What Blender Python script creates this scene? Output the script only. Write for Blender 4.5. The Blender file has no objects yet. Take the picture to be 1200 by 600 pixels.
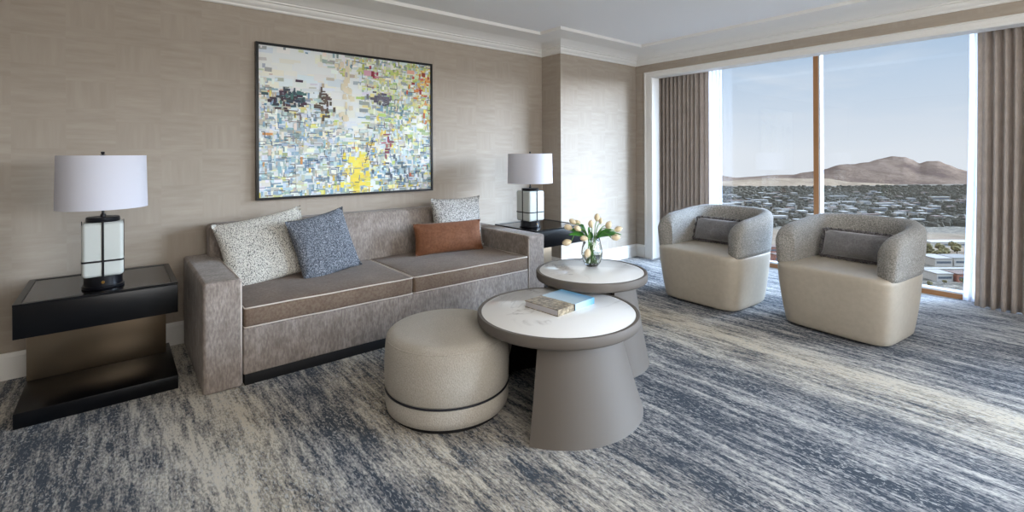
import bpy, bmesh, math, random
from mathutils import Vector, Matrix, noise
rnd = random.Random(7)
sc = bpy.context.scene
COL = sc.collection
PI = math.pi
H_CAM = 1.4

# ------------------------------------------------------------------ materials
def new_mat(name):
    m = bpy.data.materials.new(name); m.use_nodes = True
    nt = m.node_tree
    return m, nt, nt.nodes['Principled BSDF'], nt.nodes, nt.links

def rgb(h, g=True):
    h = h.lstrip('#'); c = [int(h[i:i+2], 16)/255 for i in (0, 2, 4)]
    return tuple((x/12.92 if x <= .04045 else ((x+.055)/1.055)**2.4) for x in c) + (1,)

def setp(b, **k):
    for n, v in k.items():
        n = n.replace('_', ' ')
        if n in b.inputs: b.inputs[n].default_value = v

def plain(name, col, rough=.5, metal=0, spec=.5, coat=0, coat_r=.05, sheen=0):
    m, nt, b, N, L = new_mat(name)
    setp(b, Base_Color=rgb(col), Roughness=rough, Metallic=metal)
    b.inputs['Specular IOR Level'].default_value = spec
    b.inputs['Coat Weight'].default_value = coat
    b.inputs['Coat Roughness'].default_value = coat_r
    b.inputs['Sheen Weight'].default_value = sheen
    return m

def coords(nt, scale=(1, 1, 1), kind='Object', rot=(0, 0, 0)):
    tc = nt.nodes.new('ShaderNodeTexCoord'); mp = nt.nodes.new('ShaderNodeMapping')
    mp.inputs['Scale'].default_value = scale; mp.inputs['Rotation'].default_value = rot
    nt.links.new(tc.outputs[kind], mp.inputs['Vector'])
    return mp.outputs['Vector']

def noise_node(nt, vec, scale=5, detail=3, rough=.5, dist=0):
    n = nt.nodes.new('ShaderNodeTexNoise')
    n.inputs['Scale'].default_value = scale; n.inputs['Detail'].default_value = detail
    n.inputs['Roughness'].default_value = rough; n.inputs['Distortion'].default_value = dist
    if vec is not None: nt.links.new(vec, n.inputs['Vector'])
    return n.outputs['Fac']

def ramp(nt, fac, stops, interp='LINEAR'):
    r = nt.nodes.new('ShaderNodeValToRGB'); r.color_ramp.interpolation = interp
    e = r.color_ramp.elements
    while len(e) < len(stops): e.new(.5)
    for el, (p, c) in zip(e, stops):
        el.position = p; el.color = rgb(c) if isinstance(c, str) else ((c, c, c, 1) if isinstance(c, (int, float)) else c)
    nt.links.new(fac, r.inputs['Fac'])
    return r.outputs['Color']

def mixc(nt, fac, a, b, mode='MIX'):
    n = nt.nodes.new('ShaderNodeMix'); n.data_type = 'RGBA'; n.blend_type = mode
    for i, v in (('Factor', fac), ('A', a), ('B', b)):
        s = [x for x in n.inputs if x.name == i and (x.type == 'RGBA' if i != 'Factor' else x.type == 'VALUE')][0]
        if isinstance(v, (int, float)): s.default_value = v
        elif isinstance(v, str): s.default_value = rgb(v)
        else: nt.links.new(v, s)
    return [o for o in n.outputs if o.type == 'RGBA'][0]

def math_n(nt, op, a, b=None, c=None, clamp=False):
    n = nt.nodes.new('ShaderNodeMath'); n.operation = op; n.use_clamp = clamp
    for i, v in enumerate((a, b, c)):
        if v is None: continue
        if isinstance(v, (int, float)): n.inputs[i].default_value = v
        else: nt.links.new(v, n.inputs[i])
    return n.outputs[0]

def bump(nt, b, h, strength=.3, dist=.01):
    n = nt.nodes.new('ShaderNodeBump'); n.inputs['Strength'].default_value = strength
    n.inputs['Distance'].default_value = dist
    nt.links.new(h, n.inputs['Height']); nt.links.new(n.outputs['Normal'], b.inputs['Normal'])

def fabric(name, c1, c2, scale=200, stretch=(1, 1, 1), mott=6, mott_c=None, rough=.9, sheen=.3, bs=.3, lo=.35, hi=.65, spec=.2):
    m, nt, b, N, L = new_mat(name)
    v = coords(nt, stretch)
    n1 = noise_node(nt, v, scale, 2, .6)
    col = ramp(nt, n1, [(lo, c1), (hi, c2)])
    if mott_c:
        n2 = noise_node(nt, coords(nt), mott, 4, .6)
        f = ramp(nt, n2, [(.35, 0.0), (.7, 1.0)])
        col = mixc(nt, f, col, mixc(nt, .55, col, mott_c))
    L.new(col, b.inputs['Base Color'])
    setp(b, Roughness=rough)
    b.inputs['Specular IOR Level'].default_value = spec
    b.inputs['Sheen Weight'].default_value = sheen
    bump(nt, b, n1, bs, .003)
    return m

M = {}
# wallpaper: tiles of brushed strokes, alternately lying and standing
def wallpaper(name, horiz):
    m, nt, b, N, L = new_mat(name)
    tc = N.new('ShaderNodeTexCoord'); sp = N.new('ShaderNodeSeparateXYZ'); L.new(tc.outputs['Object'], sp.inputs[0])
    u = sp.outputs[horiz]; z = sp.outputs[2]
    cell_u = math_n(nt, 'FLOOR', math_n(nt, 'MULTIPLY', u, 3.9))
    zz = math_n(nt, 'ADD', math_n(nt, 'MULTIPLY', z, 5.5), math_n(nt, 'MULTIPLY', cell_u, .5))
    cell_z = math_n(nt, 'FLOOR', zz)
    par = math_n(nt, 'MODULO', math_n(nt, 'ABSOLUTE', math_n(nt, 'ADD', cell_u, math_n(nt, 'MULTIPLY', cell_z, 1.0))), 3.0)
    stand = math_n(nt, 'GREATER_THAN', par, 1.5)
    cv = N.new('ShaderNodeCombineXYZ'); L.new(u, cv.inputs[0]); L.new(z, cv.inputs[1]); L.new(math_n(nt, 'MULTIPLY', math_n(nt, 'ADD', cell_u, math_n(nt, 'MULTIPLY', cell_z, 7.3)), 3.1), cv.inputs[2])
    m1 = N.new('ShaderNodeMapping'); m1.inputs['Scale'].default_value = (3.5, 26, 1); m1.inputs['Rotation'].default_value = (0, 0, .10); L.new(cv.outputs[0], m1.inputs[0])
    m2 = N.new('ShaderNodeMapping'); m2.inputs['Scale'].default_value = (30, 3, 1); L.new(cv.outputs[0], m2.inputs[0])
    a = noise_node(nt, m1.outputs[0], 1.0, 4, .6); c = noise_node(nt, m2.outputs[0], 1.0, 3, .55)
    c = math_n(nt, 'ADD', math_n(nt, 'MULTIPLY', c, .6), .2)
    n = N.new('ShaderNodeMix'); n.data_type = 'FLOAT'
    L.new(stand, n.inputs[0]); L.new(a, n.inputs[2]); L.new(c, n.inputs[3])
    f = n.outputs[0]
    col = ramp(nt, f, [(.22, '#9b8f81'), (.5, '#a4988a'), (.78, '#ada294')])
    L.new(col, b.inputs['Base Color']); setp(b, Roughness=.62)
    b.inputs['Specular IOR Level'].default_value = .35
    bump(nt, b, f, .12, .003)
    return m
M['wall_x'] = wallpaper('wallpaper_x', 0); M['wall_y'] = wallpaper('wallpaper_y', 1)
M['white'] = plain('white_paint', '#e2dfd9', .45)
M['ceil'] = plain('ceiling_paint', '#ecebea', .9, spec=.1)
M['sofa'] = fabric('sofa_chenille', '#857b73', '#a79b92', 85, (1, 1, .3), 9, '#6b5f56', sheen=.12)
M['velvet'] = fabric('seat_velvet', '#705c4e', '#80705f', 60, (1, 1, 1), 5, '#5f4d41', .8, .12)
M['piping'] = plain('piping', '#cfc4b8', .8)
M['black'] = plain('black_lacquer', '#07080b', .28, spec=.32)
M['black_gloss'] = plain('black_gloss', '#050506', .14, spec=.5)
M['plinth'] = plain('plinth', '#07070a', .7)
M['bronze'] = plain('bronze_panel', '#8a7a66', .3, metal=.9)
M['strap'] = plain('dark_metal', '#0d0e14', .3, metal=.2)
M['taupe'] = plain('taupe_lacquer', '#635c55', .65)
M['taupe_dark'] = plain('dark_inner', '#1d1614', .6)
M['leather'] = fabric('cream_leather', '#b4aa9a', '#bbb1a1', 25, (1, 1, 1), 3, '#b0a696', .42, 0, .02, spec=.5)
M['boucle'] = fabric('shell_fabric', '#6e6c68', '#b4b0a9', 110, (1, 1, 1), 5, '#8a8781', .85, .15, .6)
M['ottoman'] = fabric('ottoman_fabric', '#a8a196', '#bdb6ab', 220, (1, 1, .5), 5, '#aaa395', .9, .1, 1.0)
M['navy_pipe'] = plain('navy_piping', '#14161f', .6)
M['drape'] = fabric('drape_linen', '#b0a49b', '#c2b6ac', 130, (1, 1, .12), 8, '#a3978e', .9, .2, .15)
M['greycush'] = fabric('grey_velvet', '#6f6d6e', '#858384', 90, (1, 1, 1), 12, '#5d5b5d', .7, .8, .2)
M['fringe'] = fabric('fringe', '#3e3a3c', '#6c6768', 80, (1, 1, 1), 8, None, .8, .4)
M['rust'] = fabric('rust_velvet', '#6b4128', '#7a5034', 50, (1, 1, 1), 9, '#5c3620', .75, .12, .15)
M['tan'] = plain('tan_metal', '#a8794e', .4, metal=.0)
M['frame_white'] = plain('frame_white', '#dcdfe3', .5)
M['shade'] = plain('lamp_shade', '#d3d3dc', .85, spec=.1)
M['lampglass'] = plain('lamp_panel', '#c3c7c2', .3)
M['brass'] = plain('brass', '#b08a4a', .3, metal=1)
M['rail'] = plain('rail', '#b9b9bb', .5)
M['pages'] = plain('pages', '#c5c2c6', .8)
M['stem'] = plain('stem_green', '#5f9040', .5)
M['leaf'] = plain('leaf_green', '#3d7a2c', .45)
M['petal'] = plain('tulip_petal', '#e6d3b0', .55, sheen=.2)
M['conc'] = plain('outer', '#8b8780', .9)

def knit(name, c0, c1, c2, sx, sz, thr=.5, soft=.06):
    m, nt, b, N, L = new_mat(name)
    w = N.new('ShaderNodeTexVoronoi'); w.inputs['Scale'].default_value = 1
    L.new(coords(nt, (sx, sx, sz)), w.inputs['Vector'])
    n = noise_node(nt, coords(nt, (sx*.8, sx*.8, sz*.9)), 1.0, 3, .7)
    f = math_n(nt, 'ADD', math_n(nt, 'MULTIPLY', w.outputs['Distance'], .4), math_n(nt, 'MULTIPLY', n, .8))
    col = ramp(nt, f, [(thr-soft, c0), (thr, c1), (thr+.22, c2)])
    L.new(col, b.inputs['Base Color']); setp(b, Roughness=.95)
    bump(nt, b, f, .6, .004)
    return m
M['knit_white'] = knit('knit_white', '#dedad0', '#cfcbc0', '#3e3e42', 210, 120, .57, .06)
M['knit_blue'] = knit('knit_blue', '#b0b2b6', '#7a7f87', '#3c4149', 150, 120, .50, .10)
M['knit_pale'] = knit('knit_pale', '#d9d6d0', '#bdbab4', '#6a6868', 110, 110, .53, .1)

def marble():
    m, nt, b, N, L = new_mat('marble_top')
    v = coords(nt)
    n = noise_node(nt, v, 2.2, 4, .55, 1.3)
    d = math_n(nt, 'ABSOLUTE', math_n(nt, 'SUBTRACT', n, .5))
    f = ramp(nt, d, [(0.0, 1.0), (.006, .5), (.03, 0.0)])
    big = noise_node(nt, v, 1.6, 2, .5)
    f = math_n(nt, 'MULTIPLY', f, ramp(nt, big, [(.49, 0.0), (.6, .8)]))
    col = mixc(nt, f, '#f0efec', '#8f8984')
    L.new(col, b.inputs['Base Color']); setp(b, Roughness=.12)
    return m
M['marble'] = marble()

def carpet():
    m, nt, b, N, L = new_mat('carpet')
    tc = N.new('ShaderNodeTexCoord'); sp = N.new('ShaderNodeSeparateXYZ'); L.new(tc.outputs['Object'], sp.inputs[0])
    X = sp.outputs[0]
    # slow wander of the bands along Y
    wob = noise_node(nt, coords(nt, (.9, .45, 1)), 1.0, 2, .5)
    wob2 = noise_node(nt, coords(nt, (5, .9, 1)), 1.0, 3, .55)
    xw = math_n(nt, 'ADD', math_n(nt, 'ADD', X, math_n(nt, 'MULTIPLY', math_n(nt, 'SUBTRACT', wob, .5), .22)), math_n(nt, 'MULTIPLY', math_n(nt, 'SUBTRACT', wob2, .5), .20))
    fac = math_n(nt, 'DIVIDE', math_n(nt, 'ADD', xw, 1.0), 8.0, clamp=True)
    P = lambda x: (x+1)/8
    # lightness of the bands across the room
    bias = [(-1, .40), (-.55, .42), (-.25, .25), (.1, .5), (.42, .74), (.62, .62), (.86, .22), (1.12, .60), (1.35, .40), (1.6, .56), (1.9, .30),
            (2.2, .40), (2.5, .20), (2.78, .50), (2.97, .26), (3.22, .58), (3.42, .48), (3.6, .86), (3.78, .60), (4.15, .24), (4.5, .42), (4.85, .30), (5.2, .62), (5.6, .50), (6.1, .66)]
    # two ramps because a ramp holds 32 stops
    lb = ramp(nt, fac, [(P(x), v) for x, v in bias])
    warm = ramp(nt, fac, [(P(x), v) for x, v in [(-1, .6), (.1, .45), (.55, .95), (.8, .25), (1.15, .9), (1.6, .55), (2.2, .15), (2.9, .2), (3.3, .7), (3.6, 1.0), (3.85, .4), (4.3, .05), (5.2, .1), (6, .1)]])
    st = noise_node(nt, coords(nt, (34, 4.2, 1)), 1.0, 5, .62, .25)
    fl = noise_node(nt, coords(nt, (120, 38, 1)), 1.0, 3, .65, .3)
    mid = noise_node(nt, coords(nt, (11, 1.7, 1)), 1.0, 4, .6, .2)
    f = math_n(nt, 'ADD', math_n(nt, 'MULTIPLY', math_n(nt, 'SUBTRACT', lb, .50), .95), math_n(nt, 'MULTIPLY', math_n(nt, 'SUBTRACT', st, .5), 1.9))
    f = math_n(nt, 'ADD', f, math_n(nt, 'MULTIPLY', math_n(nt, 'SUBTRACT', fl, .5), 1.5))
    f = math_n(nt, 'ADD', f, math_n(nt, 'MULTIPLY', math_n(nt, 'SUBTRACT', mid, .5), 1.3))
    f = math_n(nt, 'ADD', f, .5, clamp=True)
    cool = ramp(nt, f, [(.16, '#323b47'), (.27, '#454e5a'), (.31, '#62666d'), (.43, '#73757b'), (.49, '#8b8c8f'), (.66, '#999999'), (.74, '#b9b7b3'), (.95, '#c2bfba')])
    hot = ramp(nt, f, [(.16, '#3d434a'), (.27, '#575653'), (.31, '#706a62'), (.43, '#81796f'), (.49, '#958c7f'), (.66, '#a69d8d'), (.74, '#c0b7a5'), (.95, '#cdc3b0')])
    col = mixc(nt, warm, cool, hot)
    # small pale tufts breaking through the dark bands
    tuft = noise_node(nt, coords(nt, (95, 36, 1)), 1.0, 2, .55, .6)
    tmask = noise_node(nt, coords(nt, (5, 2.2, 1)), 1.0, 2, .5)
    tf = math_n(nt, 'MULTIPLY', ramp(nt, tuft, [(.575, 0.0), (.605, 1.0)]), ramp(nt, tmask, [(.35, .25), (.6, .9)]))
    col = mixc(nt, math_n(nt, 'MULTIPLY', tf, .75), col, '#b8b7b4')
    dk = ramp(nt, noise_node(nt, coords(nt, (80, 30, 1)), 1.3, 2, .55, .6), [(.34, 1.0), (.38, 0.0)])
    col = mixc(nt, math_n(nt, 'MULTIPLY', dk, .55), col, '#4a505a')
    L.new(col, b.inputs['Base Color']); setp(b, Roughness=1)
    b.inputs['Specular IOR Level'].default_value = .05
    b.inputs['Sheen Weight'].default_value = .1
    pile = noise_node(nt, coords(nt, (1, 1, 1)), 380, 2, .6)
    bump(nt, b, pile, .5, .004)
    return m
M['carpet'] = carpet()

def glass_pane():
    m = bpy.data.materials.new('window_glass'); m.use_nodes = True; nt = m.node_tree
    nt.nodes.clear(); o = nt.nodes.new('ShaderNodeOutputMaterial')
    t = nt.nodes.new('ShaderNodeBsdfTransparent'); t.inputs[0].default_value = (.96, .975, .98, 1)
    g = nt.nodes.new('ShaderNodeBsdfGlossy'); g.inputs['Roughness'].default_value = .01
    mx = nt.nodes.new('ShaderNodeMixShader'); mx.inputs[0].default_value = .035
    nt.links.new(t.outputs[0], mx.inputs[1]); nt.links.new(g.outputs[0], mx.inputs[2]); nt.links.new(mx.outputs[0], o.inputs[0])
    return m
M['glass'] = glass_pane()

def sheer_mat():
    m = bpy.data.materials.new('sheer_voile'); m.use_nodes = True; nt = m.node_tree
    nt.nodes.clear(); o = nt.nodes.new('ShaderNodeOutputMaterial')
    d = nt.nodes.new('ShaderNodeBsdfDiffuse'); d.inputs[0].default_value = (.93, .94, .97, 1)
    t = nt.nodes.new('ShaderNodeBsdfTranslucent'); t.inputs[0].default_value = (.95, .96, 1, 1)
    r = nt.nodes.new('ShaderNodeBsdfTransparent')
    a = nt.nodes.new('ShaderNodeMixShader'); a.inputs[0].default_value = .62
    c = nt.nodes.new('ShaderNodeMixShader'); c.inputs[0].default_value = .16
    L = nt.links.new
    L(d.outputs[0], a.inputs[1]); L(t.outputs[0], a.inputs[2]); L(a.outputs[0], c.inputs[1]); L(r.outputs[0], c.inputs[2]); L(c.outputs[0], o.inputs[0])
    return m
M['sheer'] = sheer_mat()

def vase_mats():
    m, nt, b, N, L = new_mat('vase_glass')
    setp(b, Base_Color=(.97, 1, .99, 1), Roughness=.0, IOR=1.45); b.inputs['Transmission Weight'].default_value = 1
    w, nt, b, N, L = new_mat('water')
    setp(b, Base_Color=(.95, 1, .97, 1), Roughness=.0, IOR=1.33); b.inputs['Transmission Weight'].default_value = 1
    return m, w
M['vase'], M['water'] = vase_mats()

def attr_mat(name, rough=.7):
    m, nt, b, N, L = new_mat(name)
    a = N.new('ShaderNodeVertexColor'); a.layer_name = 'paint'
    L.new(a.outputs['Color'], b.inputs['Base Color']); setp(b, Roughness=rough)
    return m
M['painting'] = attr_mat('acrylic_paint', .6)

# ------------------------------------------------------------------ object helpers
def link_mesh(name, verts, faces, mat, parent=None, smooth=False, loc=(0, 0, 0), mats=None, midx=None):
    me = bpy.data.meshes.new(name)
    me.from_pydata([tuple(v) for v in verts], [], faces)
    for mm in (mats or [mat]): me.materials.append(mm)
    if midx:
        for p, i in zip(me.polygons, midx): p.material_index = i
    if smooth:
        for p in me.polygons: p.use_smooth = True
    bm = bmesh.new(); bm.from_mesh(me); bmesh.ops.recalc_face_normals(bm, faces=bm.faces); bm.to_mesh(me); bm.free()
    o = bpy.data.objects.new(name, me); COL.objects.link(o)
    o.location = loc
    if parent is not None: o.parent = parent
    return o

def thing(name, label, cat, loc=(0, 0, 0), rz=0, group=None):
    o = bpy.data.objects.new(name, None); COL.objects.link(o)
    o.empty_display_size = .1
    o.location = loc; o.rotation_euler = (0, 0, rz)
    o['label'] = label; o['category'] = cat
    if group: o['group'] = group
    return o
def tag(o, label, cat, group=None):
    o['label'] = label; o['category'] = cat
    if group: o['group'] = group
    return o
def struct(o):
    o['kind'] = 'structure'; return o

def copy_tree(o, parent=None):
    c = o.copy(); COL.objects.link(c)
    if parent is not None: c.parent = parent
    for ch in list(o.children): copy_tree(ch, c)
    return c

def auto_smooth(o, ang=35):
    me = o.data; bm = bmesh.new(); bm.from_mesh(me)
    for f in bm.faces: f.smooth = True
    for e in bm.edges:
        if len(e.link_faces) == 2 and e.calc_face_angle(0) > math.radians(ang): e.smooth = False
    bm.to_mesh(me); bm.free(); return o

def rbox(name, x0, x1, y0, y1, z0, z1, r, mat, parent=None, n=3, div=1, fn=None, smooth=True):
    """box with rounded edges; optional displacement fn(Vector local to centre, half sizes)->Vector"""
    c = Vector(((x0+x1)/2, (y0+y1)/2, (z0+z1)/2)); h = ((x1-x0)/2, (y1-y0)/2, (z1-z0)/2)
    r = min(r, *h)
    ax = []
    for k in range(3):
        inner = h[k]-r
        t = [inner + r*math.tan(i/n*PI/4) for i in range(1, n+1)] if r > 0 else []
        dv = div if isinstance(div, int) else div[k]
        core = [-inner + 2*inner*i/dv for i in range(dv+1)]
        if inner < 1e-9: core = [0.0]
        ax.append([-a for a in reversed(t)] + core + t)
    key = {}; V = []; Fc = []
    def vid(p):
        q = []
        for k in range(3):
            inner = h[k]-r; q.append(max(-inner, min(inner, p[k])))
        q = Vector(q); d = Vector(p)-q
        if d.length > 1e-9: q = q + d.normalized()*r
        kk = (round(p[0], 6), round(p[1], 6), round(p[2], 6))
        if kk not in key:
            if fn: q = fn(q, h)
            key[kk] = len(V); V.append(q + c)
        return key[kk]
    for k in range(3):
        a, b2 = [(1, 2), (0, 2), (0, 1)][k]
        for s in (-1, 1):
            A, B = ax[a], ax[b2]
            for i in range(len(A)-1):
                for j in range(len(B)-1):
                    q = []
                    for (ii, jj) in ((i, j), (i+1, j), (i+1, j+1), (i, j+1)):
                        p = [0, 0, 0]; p[k] = s*h[k]; p[a] = A[ii]; p[b2] = B[jj]; q.append(vid(p))
                    if len(set(q)) == 4: Fc.append(q)
    return link_mesh(name, V, Fc, mat, parent, smooth)

def lathe(name, prof, mat, parent=None, n=48, smooth=True, loc=(0, 0, 0), closed=False, ang=40):
    """prof: list of (r, z)"""
    V = []; Fc = []; rings = []
    for r, z in prof:
        if r < 1e-6: rings.append([len(V)]); V.append((0, 0, z))
        else:
            rings.append(list(range(len(V), len(V)+n)))
            V += [(r*math.cos(2*PI*i/n), r*math.sin(2*PI*i/n), z) for i in range(n)]
    pairs = list(zip(rings, rings[1:]))
    if closed: pairs.append((rings[-1], rings[0]))
    for a, b in pairs:
        for i in range(n):
            j = (i+1) % n
            if len(a) == 1 and len(b) == 1: continue
            if len(a) == 1: Fc.append((a[0], b[j], b[i]))
            elif len(b) == 1: Fc.append((a[i], a[j], b[0]))
            else: Fc.append((a[i], a[j], b[j], b[i]))
    o = link_mesh(name, V, Fc, mat, parent, smooth, loc)
    if smooth: auto_smooth(o, ang)
    return o

def tube(name, pts, r, mat, parent=None, n=8, closed=False, rfn=None):
    pts = [Vector(p) for p in pts]; V = []; Fc = []; m = len(pts)
    up = Vector((0, 0, 1)); prev = None
    for i, p in enumerate(pts):
        if closed: d = pts[(i+1) % m]-pts[i-1]
        else: d = pts[min(i+1, m-1)]-pts[max(i-1, 0)]
        d.normalize()
        if prev is None:
            a = d.cross(up if abs(d.z) < .9 else Vector((1, 0, 0)))
        else: a = prev - d*prev.dot(d)
        a.normalize(); prev = a; b = d.cross(a)
        rr = rfn(i/(m-1)) if rfn else r
        for k in range(n):
            t = 2*PI*k/n; V.append(p + a*math.cos(t)*rr + b*math.sin(t)*rr)
    for i in range(m if closed else m-1):
        for k in range(n):
            j = (i+1) % m
            Fc.append((i*n+k, i*n+(k+1) % n, j*n+(k+1) % n, j*n+k))
    if not closed: Fc += [tuple(range(n)), tuple(range((m-1)*n, m*n))]
    return link_mesh(name, V, Fc, mat, parent, True)

def pillow(name, w, h, t, mat, parent=None, pinch=.07, N=34, seed=0, wr=.006, sag=0):
    """standing cushion: width X, height Z from 0, thickness Y"""
    V = []; Fc = []
    def P(u, v, s):
        x = w/2*u*(1-pinch*(1-v*v)*abs(u)**1.5)
        z = h/2*v*(1-pinch*(1-u*u)*abs(v)**1.5)
        a = max(0, 1-abs(u)**2.4); b = max(0, 1-abs(v)**2.4)
        y = s*t/2*(a*b)**.42
        q = Vector((x*3.1+seed*7, z*3.1, s*2.3+seed))
        e = (a*b)**.5
        y += s*wr*e*noise.noise(q*3) + s*wr*.6*e*noise.noise(q*9)
        # creases running in from the corners
        cr = math.exp(-((abs(u)-abs(v))**2)*30)*max(0, abs(u)+abs(v)-1.0)
        y -= s*cr*t*.12
        z -= sag*(1-u*u)*max(0, v)*h
        return Vector((x, y, z+h/2))
    top = {}; 
    for i in range(N+1):
        for j in range(N+1):
            u = -math.cos(PI*i/N); v = -math.cos(PI*j/N)
            u = .5*u+.5*(2*i/N-1); v = .5*v+.5*(2*j/N-1)
            top[(i, j, 1)] = len(V); V.append(P(u, v, 1))
            if 0 < i < N and 0 < j < N: top[(i, j, -1)] = len(V); V.append(P(u, v, -1))
            else: top[(i, j, -1)] = top[(i, j, 1)]
    for s in (1, -1):
        for i in range(N):
            for j in range(N):
                Fc.append([top[(i, j, s)], top[(i+1, j, s)], top[(i+1, j+1, s)], top[(i, j+1, s)]])
    return link_mesh(name, V, Fc, mat, parent, True)

def frame_at(o, origin, xdir, zdir):
    x = Vector(xdir).normalized(); z = Vector(zdir); z = (z-x*z.dot(x)).normalized(); y = z.cross(x)
    m = Matrix((x, y, z)).transposed().to_4x4(); m.translation = Vector(origin)
    o.matrix_world = m

# ------------------------------------------------------------------ room dimensions
YW = 4.371          # sofa wall
XP, YP = 4.07, 4.048  # projecting pier: its side and its face
XW = 5.521          # window wall
XB, YB = -3.0, -4.6 # the unseen walls behind the camera
ZC = 2.785
REC = 6.30          # window recess back plane
Y1, Y0 = 3.774, -.25   # window opening
Y3, Y2 = -.95, -4.1    # unseen second opening, added to bring in more light
HD = 2.41

def box_s(name, x0, x1, y0, y1, z0, z1, mat, parent=None, r=.0):
    if r: return rbox(name, x0, x1, y0, y1, z0, z1, r, mat, parent, n=2)
    V = [(x, y, z) for z in (z0, z1) for y in (y0, y1) for x in (x0, x1)]
    Fc = [(0, 1, 3, 2), (4, 5, 7, 6), (0, 1, 5, 4), (2, 3, 7, 6), (0, 2, 6, 4), (1, 3, 7, 5)]
    return link_mesh(name, V, Fc, mat, parent)

def multi_box(name, boxes, mat, parent=None):
    V = []; Fc = []
    for (x0, x1, y0, y1, z0, z1) in boxes:
        o = len(V)
        V += [(x, y, z) for z in (z0, z1) for y in (y0, y1) for x in (x0, x1)]
        Fc += [tuple(i+o for i in f) for f in [(0, 1, 3, 2), (4, 5, 7, 6), (0, 1, 5, 4), (2, 3, 7, 6), (0, 2, 6, 4), (1, 3, 7, 5)]]
    return link_mesh(name, V, Fc, mat, parent)

struct(box_s('floor', XB-.2, REC+.1, YB-.2, YW+.2, -.12, 0, M['carpet']))
struct(box_s('ceiling', XB-.2, XW+.15, YB-.2, YW+.2, ZC, ZC+.12, M['ceil']))
struct(box_s('wall_left', XB-.2, XP+.05, YW, YW+.2, 0, ZC, M['wall_x']))
struct(box_s('wall_pier', XP, REC+.1, YP, YW+.2, 0, ZC, M['wall_x']))
# the side of the pier needs the pattern turned
struct(box_s('wall_pier_side', XP-.004, XP, YP, YW, 0, ZC, M['wall_y']))
struct(multi_box('wall_window', [(XW, XW+.138, Y1+.006, YP, 0, ZC), (XW, XW+.138, Y2-.006, Y1+.006, HD+.006, ZC), (XW, XW+.138, Y3+.006, Y0-.006, 0, HD+.006), (XW, XW+.138, YB, Y2-.006, 0, ZC)], M['wall_y']))
struct(box_s('wall_back', XB-.2, REC+.1, YB-.2, YB, 0, ZC, M['wall_x']))
struct(box_s('wall_entry', XB-.2, XB, YB, YW, 0, ZC, M['wall_y']))
# lining of the recess behind the drapes
struct(multi_box('wall_recess', [(XW+.14, REC+.1, Y3, Y0-.2, 0, 2.7), (XW+.14, REC+.1, YB, Y2-.2, 0, 2.7), (XW+.14, REC+.1, YB, YP, 2.62, 2.72)], M['white']))

# cornice: one profile swept along the wall tops
prof = [(0, 2.592), (.012, 2.592), (.018, 2.600), (.020, 2.612), (.034, 2.622), (.046, 2.640), (.048, 2.652), (.064, 2.656), (.066, 2.668), (.078, 2.670)]
for i in range(1, 13):
    t = i/12; prof.append((.078+.262*math.sin(t*PI/2)**.85 if False else .078+.262*(1-math.cos(t*PI/2))*.55+.262*t*.45, 2.670+.080*(math.sin(t*PI/2)*.6+t*.4)))
prof += [(.345, 2.752), (.345, ZC+.002)]
def sweep(name, path, prof, mat):
    """path: list of ((x,y) wall corner, (nx,ny) inward mitre direction)"""
    V = []; Fc = []; m = len(prof)
    for (x, y), (nx, ny) in path:
        V += [(x+nx*d, y+ny*d, z) for d, z in prof]
    for i in range(len(path)-1):
        for k in range(m-1):
            Fc.append((i*m+k, i*m+k+1, (i+1)*m+k+1, (i+1)*m+k))
    o = link_mesh(name, V, Fc, mat, smooth=False)
    return auto_smooth(o, 25)
cw = [((XB, YW), (0, -1)), ((XP, YW), (-1, -1)), ((XP, YP), (-1, -1)), ((XW, YP), (-1, -1)), ((XW, YB), (-1, 0))]
struct(sweep('trim_1', cw, prof, M['white']))
# baseboards
bp = [(0, .165), (.008, .165), (.012, .150), (.018, .140), (.020, 0), (0, 0)]
struct(sweep('baseboard_left', [((XB, YW), (0, -1)), ((XP, YW), (-1, -1)), ((XP, YP), (-1, -1)), ((XW, YP), (-1, -1)), ((XW, Y1+.13), (-1, 0))], bp, M['white']))
struct(sweep('baseboard_right', [((XW, Y0-.13), (-1, 0)), ((XW, Y3+.13), (-1, 0))], bp, M['white']))
# window casing: header and jambs with a stepped profile
def casing(name, ya, yb):
    W = .125
    pr_ = [(W, -.004), (W, .022), (W-.018, .030), (W-.030, .022), (.050, .018), (.044, .026), (.012, .026), (0, .020), (0, -.14), (.06, -.14)]
    # around the opening: bottom yb side up, across, down
    V = []; Fc = []; m = len(pr_)
    path = [((ya, 0), (1, 0)), ((ya, HD), (1, .62)), ((yb, HD), (-1, .62)), ((yb, 0), (-1, 0))]
    for (y, z), (dy, dz) in path:
        V += [(XW-t, y+dy*w, z+dz*w) for w, t in pr_]
    for i in range(3):
        for k in range(m-1):
            Fc.append((i*m+k, i*m+k+1, (i+1)*m+k+1, (i+1)*m+k))
    return auto_smooth(link_mesh(name, V, Fc, M['white']), 20)
struct(casing('trim_2', Y1, Y0))
struct(casing('trim_3', Y3, Y2))  # casing of the added, unseen window

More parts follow.
